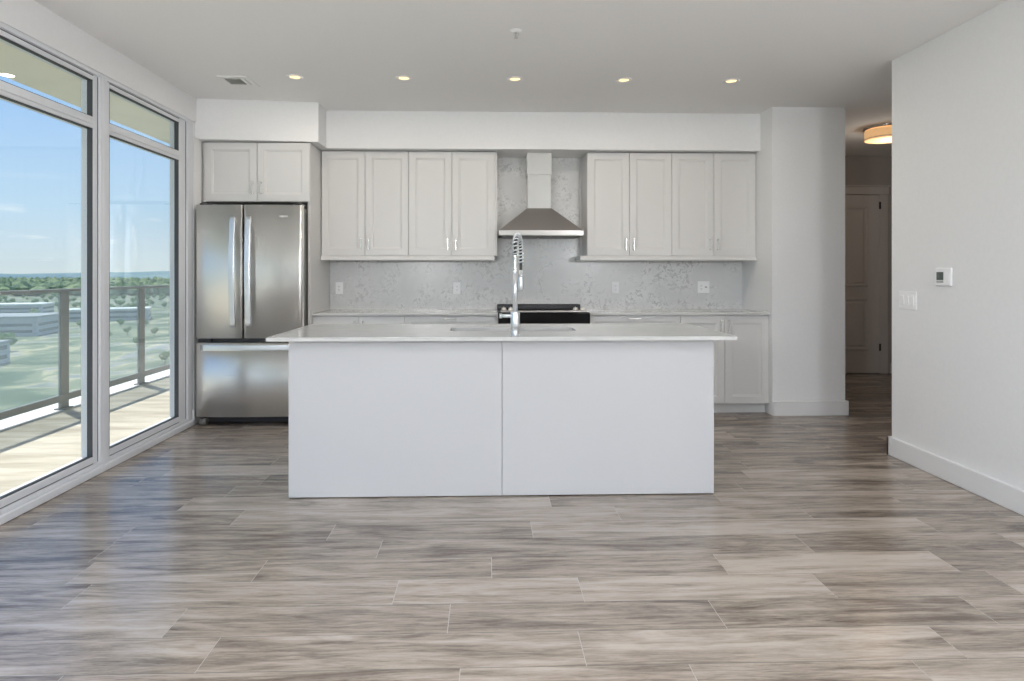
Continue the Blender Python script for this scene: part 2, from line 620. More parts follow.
# floor: planks laid in rows, each plank a face with its own random value
def build_floor():
    bm = bmesh.new()
    lay = bm.loops.layers.color.new('plank')
    ROW, LEN, Y0 = 0.1985, 0.995, 2.035
    known = {-1: (-.086, .655, 1.39), 0: (.322, 1.585), 1: (-1.133, -.14, .858), 2: (-1.61, -.364, .377, 1.371),
             3: (-.97, .02, 1.02), 4: (-1.75, -.495, 1.49, 2.487), 5: (-.763, .222, 2.22), 6: (-1.295, .69, 1.69, 2.68),
             7: (-1.655, .35, 1.30), 11: (-1.43, 2.9)}
    rnd = random.Random(3)
    x_lo, x_hi, y_lo, y_hi = -2.62, 5.5, YR - 0.1, 7.95
    k0, k1 = int(math.floor((y_lo - Y0) / ROW)), int(math.ceil((y_hi - Y0) / ROW))
    g = 0.0012
    for k in range(k0, k1):
        ya, yb = Y0 + k * ROW, Y0 + (k + 1) * ROW
        js = list(known.get(k, (rnd.uniform(-1, 1),)))
        while js[0] > x_lo:
            js.insert(0, js[0] - rnd.choice((.995, .995, 1.25, .75)))
        while js[-1] < x_hi:
            js.append(js[-1] + rnd.choice((.995, .995, 1.25, .75)))
        for xa, xb in zip(js[:-1], js[1:]):
            xa, xb = max(xa, x_lo), min(xb, x_hi)
            if xb - xa < 0.02:
                continue
            c = (rnd.random(), rnd.random(), rnd.random(), 1)
            vs = [bm.verts.new(p) for p in ((xa + g, ya + g * 1.1, 0), (xb - g, ya + g * 1.1, 0), (xb - g, yb - g * 1.1, 0), (xa + g, yb - g * 1.1, 0))]
            f = bm.faces.new(vs)
            for l in f.loops:
                l[lay] = c
            # grout at the plank's end and along its row
            for q, mi in ((((xb - g, ya, -.0006), (xb + g, ya, -.0006), (xb + g, yb, -.0006), (xb - g, yb, -.0006)), 1),
                          (((xa, yb - g * 1.1, -.0006), (xb, yb - g * 1.1, -.0006), (xb, yb + g * 1.1, -.0006), (xa, yb + g * 1.1, -.0006)), 2)):
                f2 = bm.faces.new([bm.verts.new(p) for p in q])
                f2.material_index = mi
    # slab underneath
    lo = [bm.verts.new((x, y, -0.25)) for x, y in ((x_lo, y_lo), (x_hi, y_lo), (x_hi, y_hi), (x_lo, y_hi))]
    up = [bm.verts.new((v.co.x, v.co.y, -0.001)) for v in lo]
    fs = [bm.faces.new(list(reversed(lo))), bm.faces.new(up)]
    for k in range(4):
        fs.append(bm.faces.new((lo[k], lo[(k + 1) % 4], up[(k + 1) % 4], up[k])))
    for f in fs:
        f.material_index = 2
    me = bpy.data.meshes.new('floor')
    bm.to_mesh(me)
    bm.free()
    for m in (M['planks'], M['grout'], M['groutdark']):
        me.materials.append(m)
    o = bpy.data.objects.new('floor', me)
    C.objects.link(o)
    return struct(o)
build_floor()

struct(MB().box(-2.62, 5.5, YR - .1, 7.95, ZC, ZC + .2).build('ceiling', M['ceiling']))
struct(MB().box(XL - .15, 2.54, YB, YB + .12, 0, ZC).build('wall_back', M['paint']))
# wall pier at the right of the kitchen, running back along the hall
struct(MB().box(2.54, 3.20, 5.555, 7.85, 0, ZC).build('wall_pier', M['paint']))
# right wall ends in a free corner
struct(MB().box(XR, XR + .14, YR, 4.325, 0, ZC).build('wall_right', M['paint']))
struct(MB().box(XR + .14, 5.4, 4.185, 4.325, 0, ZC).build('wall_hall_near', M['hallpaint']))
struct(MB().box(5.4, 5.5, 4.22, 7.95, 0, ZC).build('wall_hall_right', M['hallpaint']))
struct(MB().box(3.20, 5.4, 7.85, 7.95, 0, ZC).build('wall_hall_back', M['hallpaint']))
# rear wall, behind the camera: piers and head around wide windows added for daylight
w = MB()
w.box(XL - .15, XR + .14, YR - .12, YR, 2.50, ZC)
w.box(XL - .15, XL + .12, YR - .12, YR, 0, 2.50)
w.box(XR - .12, XR + .14, YR - .12, YR, 0, 2.50)
struct(w.build('wall_rear', M['paint']))
# left: bulkhead over the glazing, stub wall beside the refrigerator
w = MB()
w.box(-2.64, -2.46, YR, 5.43, 2.545, ZC)
w.box(-2.64, -2.452, 5.36, 5.50, 0, 2.414)
w.box(-2.64, -2.475, 5.50, YB, 0, ZC)
w.box(-2.64, -2.475, 5.36, 5.50, 2.414, 2.545)
w.box(-2.64, -2.475, YR, YR + .25, 0, 2.545)
struct(w.build('wall_left', M['paint']))
# dropped soffits above the cabinets
w = MB()
w.prism([(-2.475, 5.43), (-1.462, 5.53), (-1.462, YB), (-2.475, YB)], 'Z', 2.408, ZC)
w.box(-1.462, 2.54, 5.80, YB, 2.408, ZC)
struct(w.build('wall_soffit', M['paint']))

def baseboard(name, boxes, m):
    w = MB()
    for b in boxes:
        w.box(*b, 0, .13, .004)
    return struct(w.build(name, m))
baseboard('baseboard_right', [(XR - .022, XR, YR, 4.347), (XR - .022, XR + .14, 4.325, 4.347)], M['trim'])
baseboard('baseboard_pier', [(2.541, 3.222, 5.533, 5.555), (3.20, 3.222, 5.555, 7.85)], M['trim'])
baseboard('baseboard_left', [(-2.468, -2.44, 5.344, 5.36)], M['trim'])
baseboard('baseboard_hall', [(5.10, 5.4, 7.836, 7.85)], M['halltrim'])

# ------------------------------------------------------------ window bays
ZS, ZT0, ZT1, ZTOP = 0.115, 2.178, 2.25, 2.482
def window_bay(n, a0, a1, jl, jr, axis='Y'):
    """a0..a1 is the clear glass run, jl / jr the widths of the frame either side.
    axis 'Y': bay in the left wall. axis 'X': bay in the rear wall."""
    def B(mb, p0, p1, d0, d1, z0, z1, bev=0.003):
        # d: depth from the interior face (0) outwards (positive)
        if axis == 'Y':
            mb.box(XL - d1, XL - d0, p0, p1, z0, z1, bev)
        else:
            mb.box(p0, p1, YR - d1, YR - d0, z0, z1, bev)
    f = MB()
    e0, e1 = a0 - jl, a1 + jr
    B(f, e0, a0, 0, .075, .004, 2.543)
    B(f, a1, e1, 0, .075, .004, 2.543)
    B(f, a0, a1, 0, .075, .004, ZS)
    B(f, a0, a1, 0, .075, ZT0, ZT1)
    B(f, a0, a1, 0, .075, ZTOP, 2.543)
    # raised beads: bottom track, head and the cap of the mullion
    B(f, e0, e1, -.030, 0, .002, .045)
    B(f, e0, e1, -.014, 0, .045, .070)
    B(f, e0, e1, -.012, 0, 2.515, 2.543)
    B(f, a0, a1, -.008, 0, ZT0 + .022, ZT1 - .022)
    B(f, a1 + jr * .55, e1, -.016, 0, .045, 2.53)
    B(f, e0, a0 - jl * .55, -.016, 0, .045, 2.53)
    frame = struct(f.build('window_%d' % n, M['alu']))
    gk = MB()
    t = .005
    for z0, z1 in ((ZS, ZT0), (ZT1, ZTOP)):
        B(gk, a0, a0 + t, .002, .034, z0, z1, 0)
        B(gk, a1 - t, a1, .002, .034, z0, z1, 0)
        B(gk, a0 + t, a1 - t, .008, .034, z0, z0 + t, 0)
        B(gk, a0 + t, a1 - t, .008, .034, z1 - t, z1, 0)
    for p0 in (a1 + jr * .5, a0 - jl * .5 - .005):
        B(gk, p0, p0 + .005, -.0016, -.0002, .075, 2.51, 0)
    B(gk, a0, a1, -.0016, -.0002, 2.507, 2.512, 0)
    B(gk, a0, a1, -.0016, -.0002, .072, .076, 0)
    gk.build('gasket', M['gasket'], frame)
    for z0, z1 in ((ZS, ZT0), (ZT1, ZTOP)):
        p = MB()
        if axis == 'Y':
            p.box(XL - .040, XL - .034, a0, a1, z0, z1)
        else:
            p.box(a0, a1, YR - .040, YR - .034, z0, z1)
        p.build('pane', M['glass'], frame)
    return frame
window_bay(1, 4.213, 5.147, .0865, .213)
window_bay(2, 2.10, 4.040, .0865, .0865)
window_bay(3, 0.0, 1.927, .0865, .0865)
window_bay(4, -2.46, -0.173, .09, .0865)
window_bay(5, -2.25, -0.70, .10, .08, 'X')  # unseen rear glazing, added to let in more daylight
window_bay(6, -0.54, 1.00, .08, .08, 'X')
window_bay(7, 1.16, 2.60, .08, .10, 'X')

# ------------------------------------------------------------ hall door
def door_leaf():
    x0, x1, z1, y = 4.135, 4.945, 2.25, 7.815
    w = MB()
    w.box(x0, x1, y, 7.848, .012, z1, .003)
    bm = w.bm
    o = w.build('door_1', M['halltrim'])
    struct(o)
    # two raised panels in sunk frames
    for za, zb in ((.30, .955), (1.10, 2.105)):
        p = MB()
        xa, xb = x0 + .16, x1 - .155
        p.box(xa, xb, y - .013, y, za, za + .028, .005)
        p.box(xa, xb, y - .013, y, zb - .028, zb, .005)
        p.box(xa, xa + .028, y - .013, y, za, zb, .005)
        p.box(xb - .028, xb, y - .013, y, za, zb, .005)
        p.hexa([(xa + .045, y, za + .045), (xb - .045, y, za + .045), (xb - .045, y, zb - .045), (xa + .045, y, zb - .045)],
               [(xa + .06, y - .006, za + .06), (xb - .06, y - .006, za + .06), (xb - .06, y - .006, zb - .06), (xa + .06, y - .006, zb - .06)])
        p.build('panel', M['halltrim'], o)
    for z in (.335, 2.12):
        h = MB()
        h.cyl((x1 + .003, y - .010, z - .045), .006, .09, 'Z', 12)
        h.box(x1 - .012, x1 + .003, y - .010, y - .004, z - .045, z + .045)
        h.build('hinge', M['dark'], o)
    k = MB()
    k.cyl((x0 + .07, y - .012, 1.0), .03, .012, 'Y')
    k.cyl((x0 + .07, y - .05, 1.0), .009, .04, 'Y', 12)
    k.box(x0 + .06, x0 + .17, y - .058, y - .044, .99, 1.01, .004)
    k.build('door_handle', M['nickel'], o)
    c = MB()
    c.box(x1 + .008, x1 + .115, 7.828, 7.85, 0, z1 + .01, .004)
    c.box(x0 - .115, x0 - .008, 7.828, 7.85, 0, z1 + .01, .004)
    c.box(x0 - .125, x1 + .125, 7.824, 7.85, z1 + .01, z1 + .105, .004)
    c.box(x0 - .14, x1 + .14, 7.812, 7.85, z1 + .105, z1 + .128, .004)
    struct(c.build('trim_1', M['halltrim']))
door_leaf()

# ============================================================ balcony and view
struct(MB().box(-4.06, -2.53, -6, 13, -.25, -.05).build('balcony_deck', M['deck']))
struct(MB().box(-4.34, -4.06, -6, 13, -.25, -.045).build('balcony_slab_edge', M['slab']))
struct(MB().box(-3.64, -2.66, -6, 13, 2.75, 2.95).build('balcony_soffit', M['soffit']))
struct(MB().box(-2.64, -2.475, YB, 13, -.25, 2.95).build('wall_outer', M['slab']))

rl = thing('balcony_railing', (-4.1, 4.0, -.045), 'grey metal balcony railing with pale green glass panels and flat top rail', 'railing')
r = MB()
r.box(-4.13, -4.07, -5.5, 12.8, 1.087, 1.118, .004)
r.build('top_rail', M['rail'], rl)
r = MB()
r.box(-4.12, -4.08, -5.5, 12.8, .035, .098, .004)
r.build('bottom_rail', M['rail'], rl)
ys = [6.25 + 1.37 * k for k in range(-8, 5)]
for y in ys:
    p = MB()
    p.box(-4.115, -4.085, y - .058, y + .058, -.045, 1.085, .003)
    p.box(-4.15, -4.05, y - .07, y + .07, -.0445, -.032, .003)
    p.build('post', M['rail'], rl)
    g = MB()
    g.box(-4.105, -4.095, y + .06, y + 1.31, .100, 1.085)
    g.build('glass_panel', M['railglass'], rl)

GZ = -30.0
land = MB()
land.box(-5200, 200, -600, 6500, GZ - 1, GZ)
struct(land.build('ground_fields', M['land']))

# far hills: long ridge meshes
def ridge(name, dist, h, seed, width=6500, depth=700):
    rnd = random.Random(seed)
    bm = bmesh.new()
    nx, ny = 90, 10
    ph = [rnd.random() * 6.28 for _ in range(6)]
    d = Vector((-0.62, 0.785, 0))
    t = Vector((0.785, 0.62, 0))
    rows = []
    for j in range(ny + 1):
        row = []
        v = j / ny
        for i in range(nx + 1):
            u = i / nx
            s_ = (u - .5) * width
            hh = h * math.sin(math.pi * min(1, v)) ** .8 * (0.72 + .16 * math.sin(u * 9 + ph[0]) + .09 * math.sin(u * 23 + ph[1]) + .04 * math.sin(u * 61 + ph[2]) + .02 * math.sin(u * 140 + ph[3]))
            p = d * (dist + v * depth) + t * s_
            row.append(bm.verts.new((p.x, p.y, GZ - 1 + hh)))
        rows.append(row)
    for j in range(ny):
        for i in range(nx):
            f = bm.faces.new((rows[j][i], rows[j][i + 1], rows[j + 1][i + 1], rows[j + 1][i]))
            f.smooth = True
    me = bpy.data.meshes.new(name)
    bm.to_mesh(me)
    bm.free()
    me.materials.append(M['hazehill'])
    o = bpy.data.objects.new(name, me)
    C.objects.link(o)
    return o
struct(ridge('far_hills', 4000, 52, 1))
struct(ridge('near_hills', 2900, 40, 5, 5600, 400))

# one blobby crown
def crown(bm, c, r, hz, rnd, sub=1):
    rr = bmesh.ops.create_icosphere(bm, subdivisions=sub, radius=1)
    for v in rr['verts']:
        k = 1 + rnd.uniform(-.22, .22)
        v.co = Vector((c[0] + v.co.x * r * k, c[1] + v.co.y * r * k, c[2] + v.co.z * hz * k))

rnd = random.Random(11)
bm = bmesh.new()
for i in range(1900):
    dist = 860 + 1500 * (rnd.random() ** 1.2)
    u = rnd.uniform(-1.05, -.38)
    r_ = rnd.uniform(6, 11)
    h_ = rnd.uniform(9, 17)
    x, y = dist * u, dist
    if y < 850:
        continue
    crown(bm, (x, y, GZ + h_ * .55), r_, h_ * .6, rnd)
me = bpy.data.meshes.new('woodland')
bm.to_mesh(me)
bm.free()
me.materials.append(M['leaf'])
wd = bpy.data.objects.new('woodland', me)
C.objects.link(wd)
tag(wd, 'dense green woodland spreading to the hills beyond the balcony rail', 'woodland', kind='stuff')

# countable trees standing in the fields
tm = MB()
tm.cyl((0, 0, 0), .35, 3.2, 'Z', 8, .22)
proto = thing('field_tree', (0, 0, GZ), 'round leafy green tree in the fields seen through the railing glass', 'tree', 'trees in the fields below')
proto.location = (0, 0, 0)
tr_o = tm.build('trunk', M['trunk'], proto)
bm = bmesh.new()
for k in range(7):
    a = k * 2.4
    crown(bm, (1.6 * math.cos(a) * (k > 0), 1.6 * math.sin(a) * (k > 0), 5.2 + (k % 3) * 1.1), 2.3, 2.1, rnd, 2)
me = bpy.data.meshes.new('crown')
bm.to_mesh(me)
bm.free()
me.materials.append(M['leafnear'])
cr_o = bpy.data.objects.new('crown', me)
C.objects.link(cr_o)
cr_o.parent = proto
spots = []
while len(spots) < 130:
    d = 200 + 600 * rnd.random() ** .8
    u = rnd.uniform(-.86, -.5)
    x, y = d * u, d
    if all(math.hypot(x - q[0] * q[1], y - q[0]) > 9 for q in spots) and all(abs(x - bx) > 62 or abs(y - by) > 40 for bx, by in ((-371, 470), (-257, 330), (-178, 215), (-244, 425))):
        spots.append((d, u))
for i, (d, u) in enumerate(spots):
    if i == 0:
        o = proto
    else:
        o = proto.copy()
        C.objects.link(o)
        for ch in (tr_o, cr_o):
            c = ch.copy()
            C.objects.link(c)
            c.parent = o
    o.location = (d * u, d, GZ)
    k = rnd.uniform(.4, .8)
    o.scale = (k, k, k)
    o.rotation_euler[2] = rnd.uniform(0, 6)

def far_building(d, u, sx, sy, h, roof, rot, label):
    t = thing('distant_building', (d * u, d, GZ), label, 'building')
    b = MB()
    x, y = d * u, d
    b.box(x - sx / 2, x + sx / 2, y - sy / 2, y + sy / 2, GZ, GZ + h)
    b.build('wall', M['wallpale'], t)
    b = MB()
    b.box(x - sx / 2 - .5, x + sx / 2 + .5, y - sy / 2 - .5, y + sy / 2 + .5, GZ + h, GZ + h + .8)
    b.build('roof', roof, t)
    b = MB()
    z = GZ + 1.6
    while z + 1.5 < GZ + h:
        b.box(x + sx / 2, x + sx / 2 + .12, y - sy / 2 + 2, y + sy / 2 - 2, z, z + 1.4)
        b.box(x - sx / 2 + 2, x + sx / 2 - 2, y - sy / 2 - .12, y - sy / 2, z, z + 1.4)
        z += 3.2
    b.build('window_band', M['winstrip'], t)
    t.rotation_euler[2] = rot
far_building(470, -.79, 90, 26, 8, M['roofwhite'], .3, 'long low building with a white flat roof far beyond the balcony')
far_building(330, -.78, 62, 30, 9, M['roofgrey'], .2, 'wide grey flat roofed building in front of the white roofed one')
far_building(215, -.83, 26, 20, 7, M['roofgrey'], .2, 'small grey roofed building nearest the tower at far left')
far_building(430, -.585, 46, 20, 7, M['roofwhite'], .4, 'pale flat roofed building seen through the right window bay')

# ============================================================ cabinets
GAP = 0.002
def shaker(x0, x1, z0, z1, y, th=.019, stile=.062, m='cabinet', parent=None, name='door'):
    """door or drawer front whose front plane is y (facing -Y)"""
    b = MB()
    x0 += GAP; x1 -= GAP; z0 += GAP; z1 -= GAP
    s = min(stile, (z1 - z0) * .3)
    d1, d2 = .006, .013
    rings = [(0.0, y + th), (0.0, y + .0012), (.0012, y), (s, y), (s + .003, y + d1), (s + .011, y + d1 + .001), (s + .014, y + d2)]
    prev = None
    bm = b.bm
    for ins, yy in rings:
        a = [bm.verts.new(p) for p in ((x0 + ins, yy, z0 + ins), (x1 - ins, yy, z0 + ins), (x1 - ins, yy, z1 - ins), (x0 + ins, yy, z1 - ins))]
        if prev:
            for k in range(4):
                bm.faces.new((prev[k], prev[(k + 1) % 4], a[(k + 1) % 4], a[k]))
        else:
            bm.faces.new(list(reversed(a)))
        prev = a
    bm.faces.new(prev)
    return b.build(name, M[m], parent)

def pull(parent, x, y, z, L=.11, horiz=False, m='nickel'):
    """bar pull standing off the face y"""
    b = MB()
    if horiz:
        b.box(x - L / 2, x + L / 2, y - .030, y - .021, z - .0045, z + .0045, .0015)
        for s in (-1, 1):
            b.cyl((x + s * L * .42, y - .023, z), .0042, .024, 'Y', 10)
            b.cyl((x + s * L * .42, y - .002, z), .007, .003, 'Y', 12)
    else:
        b.box(x - .0045, x + .0045, y - .030, y - .021, z - L / 2, z + L / 2, .0015)
        for s in (-1, 1):
            b.cyl((x, y - .023, z + s * L * .42), .0042, .024, 'Y', 10)
            b.cyl((x, y - .002, z + s * L * .42), .007, .003, 'Y', 12)
    return b.build('handle', M[m], parent)

def carcass(t, x0, x1, y0, y1, z0, z1, toe=None):
    b = MB()
    th = .018
    b.box(x0, x0 + th, y0, y1, z0, z1)
    b.box(x1 - th, x1, y0, y1, z0, z1)
    b.box(x0 + th, x1 - th, y1 - th, y1, z0, z1)
    b.box(x0 + th, x1 - th, y0, y1 - th, z0, z0 + th)
    b.box(x0 + th, x1 - th, y0, y1 - th, z1 - th, z1)
    b.box(x0 + th, x1 - th, y0 + .03, y1 - th, (z0 + z1) / 2 - .009, (z0 + z1) / 2 + .009)
    b.box((x0 + x1) / 2 - .01, (x0 + x1) / 2 + .01, y0 + .002, y0 + .03, z0 + th, z1 - th)
    b.build('body', M['cabinet'], t)
    if toe:
        b = MB()
        b.box(x0, x1, toe, toe + .018, 0, z0)
        b.box(x0, x0 + th, toe + .018, y1, 0, z0)
        b.box(x1 - th, x1, toe + .018, y1, 0, z0)
        b.build('toe_kick', M['cabinet'], t)

# upper cabinets, four pairs of doors
UY, UZ0, UZ1 = 5.892, 1.432, 2.400
def upper(x0, x1, label):
    t = thing('upper_cabinet', ((x0 + x1) / 2, (UY + YB) / 2, UZ0), label, 'cabinet', 'upper cabinets')
    carcass(t, x0 + .0005, x1 - .0005, UY + .0195, YB - .001, UZ0, UZ1)
    xm = (x0 + x1) / 2
    for a, b, hx in ((x0, xm, xm - .037), (xm, x1, xm + .037)):
        d = shaker(a, b, UZ0, UZ1, UY, parent=t)
        pull(d, hx, UY, 1.537)
    return t
upper(-1.531, -.728, 'white two-door upper cabinet in the corner beside the refrigerator')
upper(-.728, .075, 'white two-door upper cabinet immediately left of the range hood')
upper(.937, 1.737, 'white two-door upper cabinet immediately right of the range hood')
upper(1.737, 2.537, 'white two-door upper cabinet against the right wall pier')

def mould(name, x0, x1, side_l, side_r, label):
    b = MB()
    # moulding profile run under the cabinets: (y, z)
    prof = [(UY - .022, 1.388), (UY - .022, 1.405), (UY - .014, 1.412), (UY - .010, 1.4305), (UY + .012, 1.4305), (UY + .012, 1.388)]
    b.prism(prof, 'X', x0, x1)
    for s, xx in ((-1, x0), (1, x1)):
        if (s < 0 and side_l) or (s > 0 and side_r):
            b.box(min(xx, xx + s * -.018), max(xx, xx + s * -.018), UY + .012, YB - .022, 1.388, 1.4305)
    return tag(b.build(name, M['cabinet']), label, 'light rail')
mould('light_rail', -1.531, .068, False, True, 'white light rail moulding under the upper cabinets left of the hood')
mould('light_rail', .872, 2.537, True, False, 'white light rail moulding under the upper cabinets right of the hood')
# thin finished end panel beside the hood, on the left group
tag(MB().box(.0755, .0925, UY + .002, YB - .002, UZ0, UZ1, .001).build('end_panel', M['cabinet']), 'narrow white end panel closing the upper cabinets left of the hood', 'panel')

# refrigerator enclosure
t = thing('over_fridge_cabinet', (-1.99, 5.85, 1.89), 'short wide white two-door cabinet mounted above the refrigerator', 'cabinet')
carcass(t, -2.436, -1.5605, 5.55, YB - .001, 1.888, 2.400)
for a, b_, hx in ((-2.440, -1.988, -2.024), (-1.988, -1.537, -1.952)):
    d = shaker(a, b_, 1.888, 2.400, 5.53, parent=t)
    pull(d, hx, 5.53, 2.005)
tag(MB().box(-1.560, -1.5365, 5.552, YB - .001, 0, 2.4, .001).build('refrigerator_side_panel', M['cabinet']), 'tall white side panel between refrigerator and worktop', 'panel')
tag(MB().box(-2.474, -2.442, 5.565, 5.60, 1.888, 2.4, .001).build('filler_strip', M['cabinet']), 'narrow white filler strip left of the cabinet above the refrigerator', 'filler')

# base cabinets
BY, BZ0, BZ1 = 5.620, .092, .8925
def base_doors(x0, x1, label):
    t = thing('base_cabinet', ((x0 + x1) / 2, (BY + YB) / 2, 0), label, 'cabinet')
    carcass(t, x0 + .0005, x1 - .0005, BY + .0195, YB - .001, BZ0, BZ1, BY + .075)
    xm = (x0 + x1) / 2
    for a, b, hx in ((x0, xm, xm - .037), (xm, x1, xm + .037)):
        d = shaker(a, b, BZ0 + .002, .885, BY, parent=t)
        pull(d, hx, BY, .795)
    return t
def base_drawers(x0, x1, label):
    t = thing('base_cabinet', ((x0 + x1) / 2, (BY + YB) / 2, 0), label, 'cabinet')
    carcass(t, x0 + .0005, x1 - .0005, BY + .0195, YB - .001, BZ0, BZ1, BY + .075)
    for a, b in ((.735, .885), (.415, .735), (BZ0 + .002, .415)):
        d = shaker(x0, x1, a, b, BY, parent=t, name='drawer', stile=.05)
        pull(d, (x0 + x1) / 2 - .01, BY, b - .022 if b > .8 else b - .05, .12, True)
    return t
base_doors(-1.534, -.730, 'white two-door base cabinet beside the refrigerator panel')
base_drawers(-.730, .092, 'white drawer base cabinet immediately left of the range')
base_drawers(.912, 1.735, 'white drawer base cabinet immediately right of the range')
base_doors(1.735, 2.539, 'white two-door base cabinet against the right wall pier')

def worktop(x0, x1, label):
    b = MB()
    b.box(x0, x1, 5.598, YB - .021, .8935, .915, .002)
    return tag(b.build('worktop', M['quartz']), label, 'worktop')
worktop(-1.535, .094, 'pale grey quartz worktop left of the range')
worktop(.911, 2.539, 'pale grey quartz worktop right of the range')

b = MB()
b.box(-1.535, 2.539, YB - .020, YB - .001, .9155, 1.3875)
b.box(.094, .914, YB - .020, YB - .001, 1.3875, 2.4075)
tag(b.build('backsplash', M['marble']), 'grey veined stone backsplash running behind range and worktops', 'backsplash')

# outlets on the backsplash
def outlet(x, z, double, label, grp=None):
    y = YB - .020
    wd_ = .117 if double else .071
    t = thing('wall_outlet', (x, y, z), label, 'outlet')
    p = MB()
    p.box(x - wd_ / 2, x + wd_ / 2, y - .005, y, z - .058, z + .058, .002)
    p.build('cover_plate', M['plastic'], t)
    for cx in ([x] if not double else [x - .023, x + .023]):
        q = MB()
        q.box(cx - .0165, cx + .0165, y - .008, y - .005, z - .033, z + .033, .001)
        ins = q.build('socket', M['plastic'], t)
        q = MB()
        if not (double and cx > x):
            for dz in (-.017, .017):
                q.box(cx - .0075, cx - .0050, y - .0085, y - .0078, z + dz - .004, z + dz + .005)
                q.box(cx + .0050, cx + .0075, y - .0085, y - .0078, z + dz - .004, z + dz + .005)
                q.cyl((cx, y - .0085, z + dz - .009), .0022, .0008, 'Y', 10)
        else:
            q.box(cx - .010, cx + .010, y - .0092, y - .0078, z - .004, z + .004)
        q.build('slots', M['groove'], ins)
outlet(-1.442, 1.122, False, 'white outlet on the backsplash nearest the refrigerator')
outlet(-.296, 1.122, False, 'white outlet on the backsplash just left of the range')
outlet(1.270, 1.126, False, 'white single outlet on the backsplash right of the range')
outlet(2.150, 1.130, True, 'wide white double outlet on the backsplash near the wall pier')

# ============================================================ refrigerator
fr = thing('refrigerator', (-1.97, 5.75, 0), 'stainless steel french-door refrigerator with bottom freezer drawer', 'refrigerator')
b = MB()
b.box(-2.392, -1.570, 5.385, 6.15, .06, 1.822, .004)
b.build('cabinet', M['side'], fr)
def bowed(x0, x1, z0, z1, yf, yb, bow, c, hw, parent, name, m, n=18):
    """door whose front bows outward: depth follows a shallow curve about x=c"""
    b = MB()
    e = .012
    pts = []
    for k in range(n + 1):
        x = x0 + (x1 - x0) * k / n
        y = yf + bow * ((x - c) / hw) ** 2
        d = min(x - x0, x1 - x)
        if d < e:
            y += e * (1 - math.sqrt(max(0, 1 - (1 - d / e) ** 2)))
        pts.append((x, y))
    # extra points so the rounded ends are smooth
    fine = []
    for s in (0, 1):
        for q in range(5):
            t_ = q / 5 * e
            x = x0 + t_ if s == 0 else x1 - e + t_ + e / 5
            fine.append(x)
    xs = sorted(set([p[0] for p in pts] + fine))
    poly = []
    for x in xs:
        y = yf + bow * ((x - c) / hw) ** 2
        d = max(0, min(x - x0, x1 - x))
        if d < e:
            y += e * (1 - math.sqrt(max(0, 1 - (1 - d / e) ** 2)))
        poly.append((x, y))
    bm = b.bm
    ring = poly + [(x1, yb), (x0, yb)]
    lo = [bm.verts.new((p[0], p[1], z0)) for p in ring]
    hi = [bm.verts.new((p[0], p[1], z1)) for p in ring]
    bm.faces.new(lo)
    bm.faces.new(list(reversed(hi)))
    for k in range(len(ring)):
        k2 = (k + 1) % len(ring)
        f = bm.faces.new((lo[k], hi[k], hi[k2], lo[k2]))
        f.smooth = k < len(poly) - 1
    return b.build(name, m, parent)
cF, hF = -1.971, .43
dl = bowed(-2.414, -2.0265, .728, 1.836, 5.300, 5.378, .016, cF, hF, fr, 'door', M['steel'])
dr = bowed(-2.0165, -1.541, .728, 1.836, 5.300, 5.378, .016, cF, hF, fr, 'door', M['steel'])
dw = bowed(-2.414, -1.541, .076, .690, 5.300, 5.378, .016, cF, hF, fr, 'freezer_drawer', M['steel'])
def fridge_handle(x, parent, s):
    b = MB()
    pts = []
    for k in range(25):
        u = k / 24
        pts.append((x, 5.262 - .032 * math.sin(math.pi * u), .823 + u * .919))
    b.tube(pts, .02, 24, True, (.008, .023), .35)
    for z in (.86, 1.705):
        b.box(x - .012, x + .012, 5.258, 5.310, z - .018, z + .018, .004)
    return b.build('handle', M['handle'], parent)
fridge_handle(-2.090, dl, -1)
fridge_handle(-1.962, dr, 1)
b = MB()
pts = []
for k in range(25):
    u = k / 24
    pts.append((-2.350 + u * .745, 5.262 - .020 * math.sin(math.pi * u), .655))
b.tube(pts, .02, 24, True, (.008, .024), .35)
for x in (-2.31, -1.645):
    b.box(x - .018, x + .018, 5.258, 5.312, .643, .667, .004)
b.build('handle', M['handle'], dw)
b = MB()
b.box(-2.385, -1.56, 5.355, 5.384, .69, .728)
b.box(-2.395, -2.29, 5.315, 5.355, .694, .722, .003)
b.build('divider', M['dark'], fr)
b = MB()
b.box(-2.39, -1.555, 5.40, 5.45, .012, .072)
b.box(-2.36, -1.58, 5.392, 5.40, .02, .028)
b.build('toe_grille', M['dark'], fr)
for x in (-2.365, -1.60):
    b = MB()
    b.cyl((x - .03, 5.35, .0305), .030, .06, 'X', 20)
    b.build('roller_foot', M['side'], fr)
for x in (-2.36, -1.585):
    b = MB()
    b.box(x - .035, x + .035, 5.34, 5.48, 1.8365, 1.852, .004)
    b.build('hinge_cover', M['dark'], fr)

def text_mesh(s, size, depth, m, parent, loc, name, width=None):
    cu = bpy.data.curves.new(name, 'FONT')
    cu.body = s
    cu.size = size
    cu.extrude = depth
    cu.align_x = 'CENTER'
    cu.align_y = 'CENTER'
    tmp = bpy.data.objects.new('tmp', cu)
    me = bpy.data.meshes.new_from_object(tmp)
    bpy.data.objects.remove(tmp)
    for v in me.vertices:
        x, y, z = v.co
        v.co = Vector((x, -z, y))
    if width:
        w_ = max(v.co.x for v in me.vertices) - min(v.co.x for v in me.vertices)
        for v in me.vertices:
            v.co.x *= width / w_
    me.materials.clear()
    me.materials.append(m)
    o = bpy.data.objects.new(name, me)
    C.objects.link(o)
    o.parent = parent
    o.location = Vector(loc) - wloc(parent)
    return o
text_mesh('Whirlpool', .030, .001, M['plastic'], dr, (-1.705, 5.3062, 1.742), 'lettering', .093)

